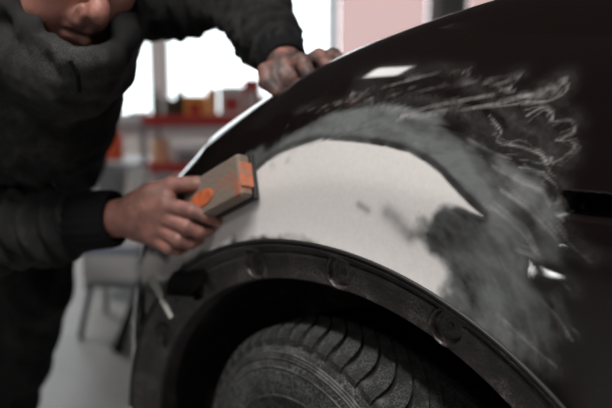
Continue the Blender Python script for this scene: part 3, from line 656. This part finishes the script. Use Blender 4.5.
bo = mesh('body', Vb_, Fb_, M_skin, MAN, smooth=True)
gr = .55*smooth01(.10, .06, np.linalg.norm(Vb_-P(165, 212, 1.04), axis=1))+1.1*smooth01(.13, .09, np.linalg.norm(Vb_-P(300, 74, 1.04), axis=1))
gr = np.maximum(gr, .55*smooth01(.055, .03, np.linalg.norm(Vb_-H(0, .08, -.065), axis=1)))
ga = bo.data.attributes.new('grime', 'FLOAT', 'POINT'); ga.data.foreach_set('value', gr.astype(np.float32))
# fingernails
def nail(a, b, up_, s=.0052):
    a = np.array(a); b = np.array(b); d = (b-a)/np.linalg.norm(b-a); n_ = up_-(up_@d)*d; n_ /= np.linalg.norm(n_); x_ = np.cross(d, n_)
    V = []; 
    for i in range(5):
        for j in range(5):
            u, v = (i-2)/2, (j-2)/2; V.append(b+n_*(.0082-.0016*u*u)+x_*u*s*(1-.15*v*v)+d*(v*s*1.1+.001))
    mesh('fingernail', V, grid(5, 5), M_nail, MAN, smooth=True)
M_nail = mat('fingernail', (.36, .24, .20), .35)
nail(P(196, 184, 1.030), P(216, 185, 1.026), UP*.9+Bk*.5, .0058)
nail(P(308, 73, 1.002), P(311, 86, .998), Bk, .0052); nail(P(326, 64, 1.016), P(330, 75, 1.008), Bk, .0050)
# hair
hair = SDF(); hair.ell(H(0, -.018, .052), np.array([.082, .098, .086])*HS, HM, .02).cone(H(-.06, -.06, -.01), H(.06, -.06, -.01), .03, k=.03)
hair.ell(H(0, .10, .0), np.array([.075, .060, .085])*HS, HM, .01, True)
Vh, Fh_ = hair.mesh(.005); Vh += normals(Vh, Fh_)*((fbm(Vh, 120, 2)-.5)*.006)[:, None]; mesh('hair', Vh, Fh_, M_hair, MAN, smooth=True)
# jacket with folds
jk = SDF()
jk.ell(CH, (.165, .165, .135), None, .05).ell(P(38, 128, 1.46), (.135, .135, .13), None, .05).cone(P(30, 110, 1.42), PEL+np.array([0, 0, .02]), .145, .155, .06)
jk.cone(SHL, SHR, .075, .078, .06).cone(NECK+Bk*.0, CH, .088, .12, .05)
jk.chain([SHL, P(180, -6, 1.35), ELL], [.080, .072, .060], .03).chain([ELL, P(258, 16, 1.23), P(270, 38, 1.15), P(281, 52, 1.10)], [.060, .055, .047, .038], .02)
jk.chain([SHR, ELR], [.085, .070], .03).chain([ELR, P(-10, 232, 1.13), P(50, 224, 1.105), P(82, 221, 1.09)], [.068, .062, .055, .045], .02)
# raised collar, closing flap and the long fold running down from the shoulder
cpt = [P(-14, -24, .95), P(6, 4, .925), P(30, 27, .905), P(50, 47, .895), P(68, 59, .892), P(90, 66, .90), P(110, 59, .92), P(125, 34, .96), P(128, 0, 1.01)]
jk.chain(cpt, [.018, .010, .007, .007, .007, .007, .008, .012, .02], .030)
jk.chain([P(-24, 30, .99), P(8, 60, .96), P(38, 78, .945), P(66, 88, .94), P(92, 86, .955), P(108, 72, .98)], [.050, .044, .040, .038, .034, .03], .03)
jk.chain([P(-10, 95, 1.07), P(35, 115, 1.07), P(70, 115, 1.10)], [.10, .085, .06], .05)
jk.chain([P(-20, 0, 1.06), P(18, 40, 1.02), P(54, 70, 1.0), P(84, 78, 1.01), P(108, 62, 1.03), P(122, 30, 1.07)], [.06, .050, .040, .036, .030, .035], .04)
jk.chain([P(10, 40, 1.1), P(50, 80, 1.12), P(80, 90, 1.15)], [.08, .075, .06], .05)
jk.chain([P(130, 5, 1.30), P(111, 46, 1.27), P(90, 86, 1.30), P(79, 130, 1.36), P(77, 180, 1.42)], [.042, .036, .034, .036, .04], .04)
jk.chain([P(128, -8, 1.29), P(124, 22, 1.262), P(108, 55, 1.262), P(82, 84, 1.265), P(50, 108, 1.27), P(18, 132, 1.275)], [.034, .028, .024, .022, .02, .018], .022)
jk.chain([P(5, 80, 1.27), P(-4, 120, 1.28), P(10, 150, 1.30)], [.03, .03, .02], .03)
Vj, Fj = jk.mesh(.0052)
def cloth(V, F, amp, k=1.0):
    N = normals(V, F); a = V@np.array([[.6, .3, 1.1], [-.5, .9, .4], [.7, -.6, .5]])
    n1_ = 1-2*np.abs(fbm(a*np.array([1, .35, 1]), 9*k, 3)-.5); n2_ = 1-2*np.abs(fbm(a*np.array([.4, 1, 1])+5, 20*k, 3)-.5)
    return V+N*(amp*((n1_-.8)*1.6+(n2_-.8)*.8))[:, None]
Vj = cloth(Vj, Fj, .018)
# sleeve creases near the cuffs
for a, b, r in ((P(-30, 233, 1.14), P(84, 221, 1.09), .06), (P(246, 4, 1.27), P(282, 54, 1.10), .06), (P(150, 0, 1.37), P(240, 2, 1.3), .07)):
    e = b-a; w_ = Vj-a; t = (w_@e)/(e@e); d = np.linalg.norm(w_-np.clip(t, 0, 1)[:, None]*e, axis=1); m = smooth01(r*1.5, r, d)*smooth01(-.1, .1, t)*smooth01(1.0, .9, t)
    ph = t*np.linalg.norm(e)*2*math.pi/.030+5*fbm(Vj, 14, 2)+2*np.sin(w_@UP*30); Vj = Vj+(w_-t[:, None]*e)/(d[:, None]+1e-6)*(m*.0062*np.sin(ph))[:, None]
jo = mesh('jacket', Vj, Fj, M_cloth, MAN, smooth=True)
def cuff(a, b, r0, r1, name='sleeve_cuff'):
    a = np.array(a); b = np.array(b); d = (b-a)/np.linalg.norm(b-a); u = np.cross(d, UP); u /= np.linalg.norm(u); v = np.cross(d, u); V = []; L_ = np.linalg.norm(b-a)
    pr_ = [(-.01, r0*.9), (0, r0), (.5, (r0+r1)/2), (.9, r1), (1.0, r1*.97), (1.0, r1*.82), (.7, r1*.75)]; n = 72
    for i in range(n):
        t = 2*math.pi*i/n; rr_ = 1+.022*math.sin(t*18)
        for q, r in pr_: V.append(a+d*L_*q+(u*math.cos(t)+v*math.sin(t))*r*(rr_ if q < .95 else 1))
    mesh(name, V, grid(n, len(pr_), True), M_cuff, jo, smooth=True)
cuff(P(76, 221.5, 1.092), P(116, 218.5, 1.075), .047, .0445)
cuff(P(279, 48, 1.108), P(286, 63, 1.070), .037, .034)
# zip flap down the front
PJj = proj(Vj); mb_ = MB(); zp = []
for q in [(70, 62), (73, 68), (76, 75), (79, 83), (82, 92)]:
    m_ = np.nonzero(np.hypot(PJj[:, 0]-q[0], PJj[:, 1]-q[1]) < 3)[0]; zp.append(Vj[m_[np.argmin(PJj[m_, 2])]])
for a, b in zip(zp[:-1], zp[1:]): mb_.bar(a, b, .0032, n=8)
mb_.build('zip_flap', M_cuff, jo)
# trousers and boots
tr = SDF(); HL = P(52, 165, 1.80); HR = P(-38, 165, 1.80); KL = P(34, 292, 1.70); KR = P(-62, 292, 1.66)
AL = P(14, 412, 1.84); AR = P(-70, 412, 1.80); AL[2] = AR[2] = .10
tr.ell(PEL, (.165, .165, .14), None, .05).chain([HL, KL, AL], [.105, .078, .062], .04).chain([HR, KR, AR], [.105, .078, .062], .04)
Vt, Ft = tr.mesh(.007); Vt = cloth(Vt, Ft, .022, .8); mesh('trousers', Vt, Ft, M_cloth, MAN, smooth=True)
for A0 in (AL, AR):
    bt = SDF(); f_ = -FH*.85+RT*.5; f_ /= np.linalg.norm(f_); c_ = np.array([A0[0], A0[1], 0])
    bt.cone(c_+np.array([0, 0, .14]), c_+np.array([0, 0, .06]), .05, .045, .02).cone(c_-f_*.04+np.array([0, 0, .042]), c_+f_*.15+np.array([0, 0, .040]), .040, .038, .03)
    Vs, Fs = bt.mesh(.007); Vs[:, 2] = np.maximum(Vs[:, 2], .002); mesh('boot', Vs, Fs, M_black, MAN, smooth=True)

# ------------------------------------------------------------------ the sanding block
c0 = onP(232, 190); ca = onP(256, 180); cb = onP(208, 206)
ax_ = ca-cb; ax_ /= np.linalg.norm(ax_)
cu = onP(238, 176)-onP(238, 200); 
nrm = np.cross(ax_, cu); nrm /= np.linalg.norm(nrm); nrm = nrm if nrm@(-FW) > 0 else -nrm
upb = np.cross(nrm, ax_); upb = upb if upb[2] > 0 else -upb
BA = np.array([ax_, upb, nrm]); BC = None
BK = empty('sanding_block', c0, 'worn orange and grey sanding block held against the white filler', 'sanding block')
def blk(mb_c, d, b): return MB((BA, c0)).box(mb_c, d, b)
M_blk = mat('dusty_block_foam', (.20, .155, .125), .8, col2=(.40, .10, .04), noise_amt=.10, noise_scale=26, bump=.5, bump_scale=200)
nt = M_blk.node_tree
for n in nt.nodes:
    if n.type == 'MAP_RANGE': n.inputs['From Min'].default_value = .54; n.inputs['From Max'].default_value = .68
M_bend = mat('worn_orange_end', (.62, .16, .065), .75, col2=(.26, .19, .15), noise_amt=.10, noise_scale=60, bump=.4, bump_scale=200)
blk((-.012, 0, .019), (.142, .062, .022), .004).build('block_body', M_blk, BK)
blk((.0600, 0, .019), (.0030, .036, .0215), .001).build('orange_end', M_bend, BK)
blk((-.012, 0, .0055), (.146, .066, .005), .001).build('backing_pad', M_black, BK)
blk((-.012, 0, .0022), (.147, .067, .0022), .0005).build('sandpaper', M_dsteel, BK)
gp = MB((BA, c0)); V = []; n = 28
for k, (s_, z_) in enumerate(((1.0, .029), (1.0, .0312), (.86, .0322))):
    for i in range(n): t = 2*math.pi*i/n; V.append((-.034+.030*s_*math.cos(t), -.006+.0125*s_*math.sin(t), z_))
gp.add(V, [(k*n+i, k*n+(i+1) % n, (k+1)*n+(i+1) % n, (k+1)*n+i) for k in (0, 1) for i in range(n)]+[tuple(range(2*n, 3*n))]); gp.build('grip_patch', mat('orange_rubber', (.62, .14, .04), .6, col2=(.35, .10, .05), noise_amt=.15, noise_scale=80), BK)
#BACKGROUND
# ------------------------------------------------------------------ things in the hall behind
def frame_at(px, py, t): p = P(px, py, t); return p
def RP(px, t):      # right/forward room coordinates for a column of the photograph at a distance
    q = P(px, 102, t)-np.array([CAM[0], CAM[1], 0]); return float(q@RT), float(q@FH)
def zat(py, t): return float(P(306, py, t)[2])
def TH(name, r, f, z, label, cat, group=None): return empty(name, RW(r, f, z), label, cat, group, rz=YAW)
# red shelf trolley
D = 4.0; r0, f0 = RP(150, D); r1, _ = RP(262, D); zc1, zc2, zc3 = zat(122, D), zat(168, D), .18
wd = r1-r0; rc = (r0+r1)/2
t = TH('shelf_trolley', rc, f0, 0, 'red three-tier workshop trolley loaded with tins and boxes', 'trolley')
for z_ in (zc1, zc2, zc3):
    RB().box((rc, f0, z_-.01), (wd, .42, .012), .003).build('shelf', M_red, t)
    for df in (-.21, .21): RB().box((rc, f0+df, z_+.012), (wd, .014, .06), .004).build('shelf_rim', M_red, t)
    for dr in (-wd/2, wd/2): RB().box((rc+dr, f0, z_+.012), (.014, .42, .06), .004).build('shelf_rim', M_red, t)
for dr in (-wd/2, wd/2):
    for df in (-.2, .2):
        RB().box((rc+dr, f0+df, zc1/2+.05), (.03, .03, zc1-.06), .004).build('post', M_red if dr > 0 else M_steel, t)
        w_ = RB(); w_.bar((rc+dr-.015, f0+df, .05), (rc+dr+.015, f0+df, .05), .05, n=20); w_.build('castor', M_black, t)
RB().bar((rc-wd/2-.06, f0-.18, zc1+.05), (rc-wd/2-.06, f0+.18, zc1+.05), .014).build('push_handle', M_steel, t)
def tin(px, t_, z, r, h, m, label, cat='tin', name='paint_tin', lidm=None, df=0):
    a, b = RP(px, t_); o = TH(name, a, b+df, z, label, cat)
    RB().lathe([(0, 0), (r, 0), (r*1.02, .004), (r, .010), (r, h-.008), (r*1.03, h), (r*.98, h+.001), (r*.94, h-.006), (0, h-.006)], (a, b+df, z), 28).build('tin_body', m, o, smooth=False)
    RB().lathe([(0, 0), (r*.8, 0), (r*.82, .006), (0, .007)], (a, b+df, z+h-.006), 24).build('lid', lidm or M_steel, o)
def bottle(px, t_, z, r, h, m, label, df=0, capm=None):
    a, b = RP(px, t_); o = TH('spray_bottle', a, b+df, z, label, 'bottle')
    RB().lathe([(0, 0), (r, 0), (r, h*.68), (r*.8, h*.76), (r*.35, h*.82), (r*.35, h*.9)], (a, b+df, z), 24).build('bottle_body', m, o, smooth=True)
    RB().lathe([(0, h*.88), (r*.45, h*.88), (r*.45, h), (0, h)], (a, b+df, z), 20).build('cap', capm or M_black, o)
def carton(px, t_, z, sx, sy, sz, m, label, df=0, tape=None, rz=0, name='carton', cat='box'):
    a, b = RP(px, t_); o = TH(name, a, b+df, z, label, cat)
    RB().box((a, b+df, z+sz/2), (sx, sy, sz), .004).build('box_body', m, o)
    RB().box((a, b+df, z+sz+.0012), (sx*.98, sy*.22, .002)).build('tape' , tape or M_steel, o)
    RB().box((a, b+df-sy/2-.0012, z+sz*.5), (sx*.6, .002, sz*.4)).build('printed_patch', tape or M_steel, o)
bottle(157, D, zc1, .024, .19, M_green, 'dark green bottle at the left end of the trolley top')
tin(168, D, zc1, .034, .13, M_green, 'short olive tin beside the green bottle on the trolley top', df=.05)
bottle(180, D, zc1, .027, .22, M_dsteel, 'dark tall bottle between olive tin and yellow carton', capm=M_org)
carton(197, D, zc1, .118, .16, .15, M_yel, 'yellow-orange carton on top of the red trolley', tape=M_red)
tin(214, D, zc1, .032, .19, mat('pale_orange', (.8, .45, .2), .5), 'pale orange tin right of the yellow carton', df=-.08)
carton(233, D, zc1, .135, .20, .20, M_white, 'white carton on top of the red trolley', tape=M_red, df=.02)
carton(252.5, D, zc1, .085, .20, .24, M_red, 'red carton at the right end of the trolley top', tape=M_white)
tin(161, D, zc2, .05, .17, mat('peach_tin', (.75, .45, .28), .5), 'peach tin on the middle shelf of the red trolley', df=-.06)
carton(189, D, zc2, .18, .22, .13, M_white, 'long white carton on the middle shelf of the trolley', tape=M_grey)
carton(228, D, zc2, .20, .22, .16, mat('pinkish_card', (.62, .45, .43), .6), 'pinkish carton at the right end of the middle shelf', tape=M_white)
carton(205, D, zc3, .40, .26, .2, M_grey, 'grey carton on the bottom shelf of the trolley', tape=M_white)
# white cupboards below the window right of the trolley
D2 = 5.6
for k, (pa, pb) in enumerate(((252, 292), (294, 334))):
    ra, fa = RP(pa, D2); rb_, _ = RP(pb, D2); c = (ra+rb_)/2; w2 = rb_-ra; hh = zat(96, D2)
    t = TH('tool_cabinet', c, fa, 0, ['white tool cabinet right behind the red trolley', 'white tool cabinet furthest right under the clear window'][k], 'cabinet', 'cabinets under the window')
    RB().box((c, fa+.01, hh/2), (w2, .45, hh), .006).build('cabinet_body', M_white, t)
    for j in range(4):
        z_ = .12+j*(hh-.16)/4; h_ = (hh-.16)/4-.015
        dr = RB().box((c, fa-.225, z_+h_/2), (w2-.03, .02, h_), .004).build('drawer', M_red if j == 3 else M_white, t)
        RB().box((c, fa-.245, z_+h_*.75), (w2*.6, .02, .018), .003).build('drawer_handle', M_steel, dr)
# table at the left with bucket, bowl and an orange canister
D3 = 4.4; ra, fa = RP(60, D3); rb_, _ = RP(152, D3); c = (ra+rb_)/2; w3 = rb_-ra; zt3 = zat(160, D3)
t = TH('work_table', c, fa, 0, 'grey work table standing behind the man at the left', 'table')
RB().box((c, fa, zt3-.02), (w3, .6, .04), .006).build('tabletop', M_grey, t)
for a in (-1, 1):
    for b in (-1, 1): RB().box((c+a*(w3/2-.04), fa+b*.26, (zt3-.04)/2), (.045, .045, zt3-.04), .004).build('leg', M_steel, t)
RB().box((c, fa+.1, .2), (w3-.1, .3, .02), .003).build('lower_shelf', M_grey, t)
a, b = RP(111, D3); o = TH('canister', a, b, zt3, 'orange-red canister on the grey work table', 'canister')
RB().lathe([(0, 0), (.062, 0), (.065, .01), (.065, .15), (.05, .18), (.02, .19), (.02, .2)], (a, b, zt3), 28).build('canister_body', M_org, o, smooth=True)
RB().bar((a-.03, b, zt3+.21), (a+.035, b, zt3+.21), .011).build('trigger', M_dsteel, o)
D4 = 3.4
ra, fa = RP(88, D4); rb_, _ = RP(176, D4); c = (ra+rb_)/2; w4 = rb_-ra; z4 = zat(203, D4)
t = TH('tool_cart', c, fa, 0, 'low grey tool cart behind the sanding hand', 'cart')
RB().box((c, fa, z4-.015), (w4, .4, .03), .006).build('tray', M_grey, t)
RB().box((c, fa, z4-.17), (w4-.03, .38, .02), .004).build('tray', M_grey, t)
for a in (-1, 1):
    for b in (-1, 1):
        RB().box((c+a*(w4/2-.02), fa+b*.18, z4/2-.01), (.025, .025, z4-.06), .003).build('post', M_steel, t)
        RB().bar((c+a*(w4/2-.02)-.012, fa+b*.18, .03), (c+a*(w4/2-.02)+.012, fa+b*.18, .03), .03, n=18).build('castor', M_black, t)
def bucket(px, t_, z, r, h, m, label, df=0, name='bucket'):
    a, b = RP(px, t_); o = TH(name, a, b+df, z, label, 'bucket')
    RB().lathe([(0, .001), (r*.8, .0), (r, h), (r*1.06, h), (r*1.06, h-.012), (r*.97, h-.012), (r*.77, .012), (0, .012)], (a, b+df, z), 32).build('bucket_body', m, o, smooth=False)
    q = RB(); n = 14; pts = [(a+r*1.04*math.cos(x), b+df-.02, z+h-.006+r*.55*math.sin(x)) for x in np.linspace(0, math.pi, n)]
    for u, v in zip(pts[:-1], pts[1:]): q.bar(u, v, .0035, n=6)
    q.build('bucket_handle', M_steel, o)
bucket(108, D4, z4, .080, .15, M_grey, 'grey bucket on the left of the low tool cart')
bucket(139, D4, z4, .052, .17, M_white, 'white bucket in the middle of the low tool cart', df=-.05)
bucket(162, D4, z4, .044, .13, mat('mid_grey', (.33, .33, .34), .5), 'small pale grey bucket at the right of the low tool cart')
# pale grey box on a folding stand
D5 = 2.7; ra, fa = RP(86, D5); rb_, _ = RP(143, D5); c = (ra+rb_)/2; w5 = rb_-ra; z5 = zat(283, D5)
t = TH('step_stool', c, fa, 0, 'grey folding step stool on the concrete floor', 'stool')
RB().box((c, fa, z5), (w5, .26, .03), .006).build('step', M_steel, t)
for a, b in ((-1, 1), (1, 1), (-1, -1), (1, -1)):
    RB().bar((c+a*(w5/2-.02), fa+b*.10, z5), (c+a*(w5/2+.01), fa+b*.17, .0), .011, n=10).build('leg', M_steel, t)
a_, b_ = RP(133, D5-.25); a2_, b2_ = RP(108, D5-.3)
t2 = TH('wooden_prop', a2_, b2_, 0, 'dark diagonal bar leaning against the step stool', 'bar')
RB().bar((a2_, b2_, .012), (a_, b_+.1, z5+.06), .016, n=10).build('bar_body', M_dsteel, t2); RB().bar((a2_, b2_, .0), (a2_+.002, b2_+.001, .02), .02, n=10).build('bar_foot', M_black, t2)
a, b = RP(112, D5); hh = zat(243, D5)-z5-.015
t = TH('crate', a, b, z5+.015, 'pale grey plastic crate standing on the step stool', 'crate')
cr = RB(); cw, cdp = w5*.92, .24
cr.box((a, b, z5+.021), (cw, cdp, .012)).build('crate_base', M_white, t)
for s_ in (-1, 1):
    RB().box((a, b+s_*cdp/2, z5+.015+hh/2), (cw, .01, hh), .002).build('crate_side', M_white, t); RB().box((a+s_*cw/2, b, z5+.015+hh/2), (.01, cdp, hh), .002).build('crate_side', M_white, t)
RB().box((a, b-cdp/2-.006, z5+.015+hh-.02), (cw+.03, .012, .028), .003).build('crate_rim', mat('blue_grey', (.25, .29, .38), .5), t)
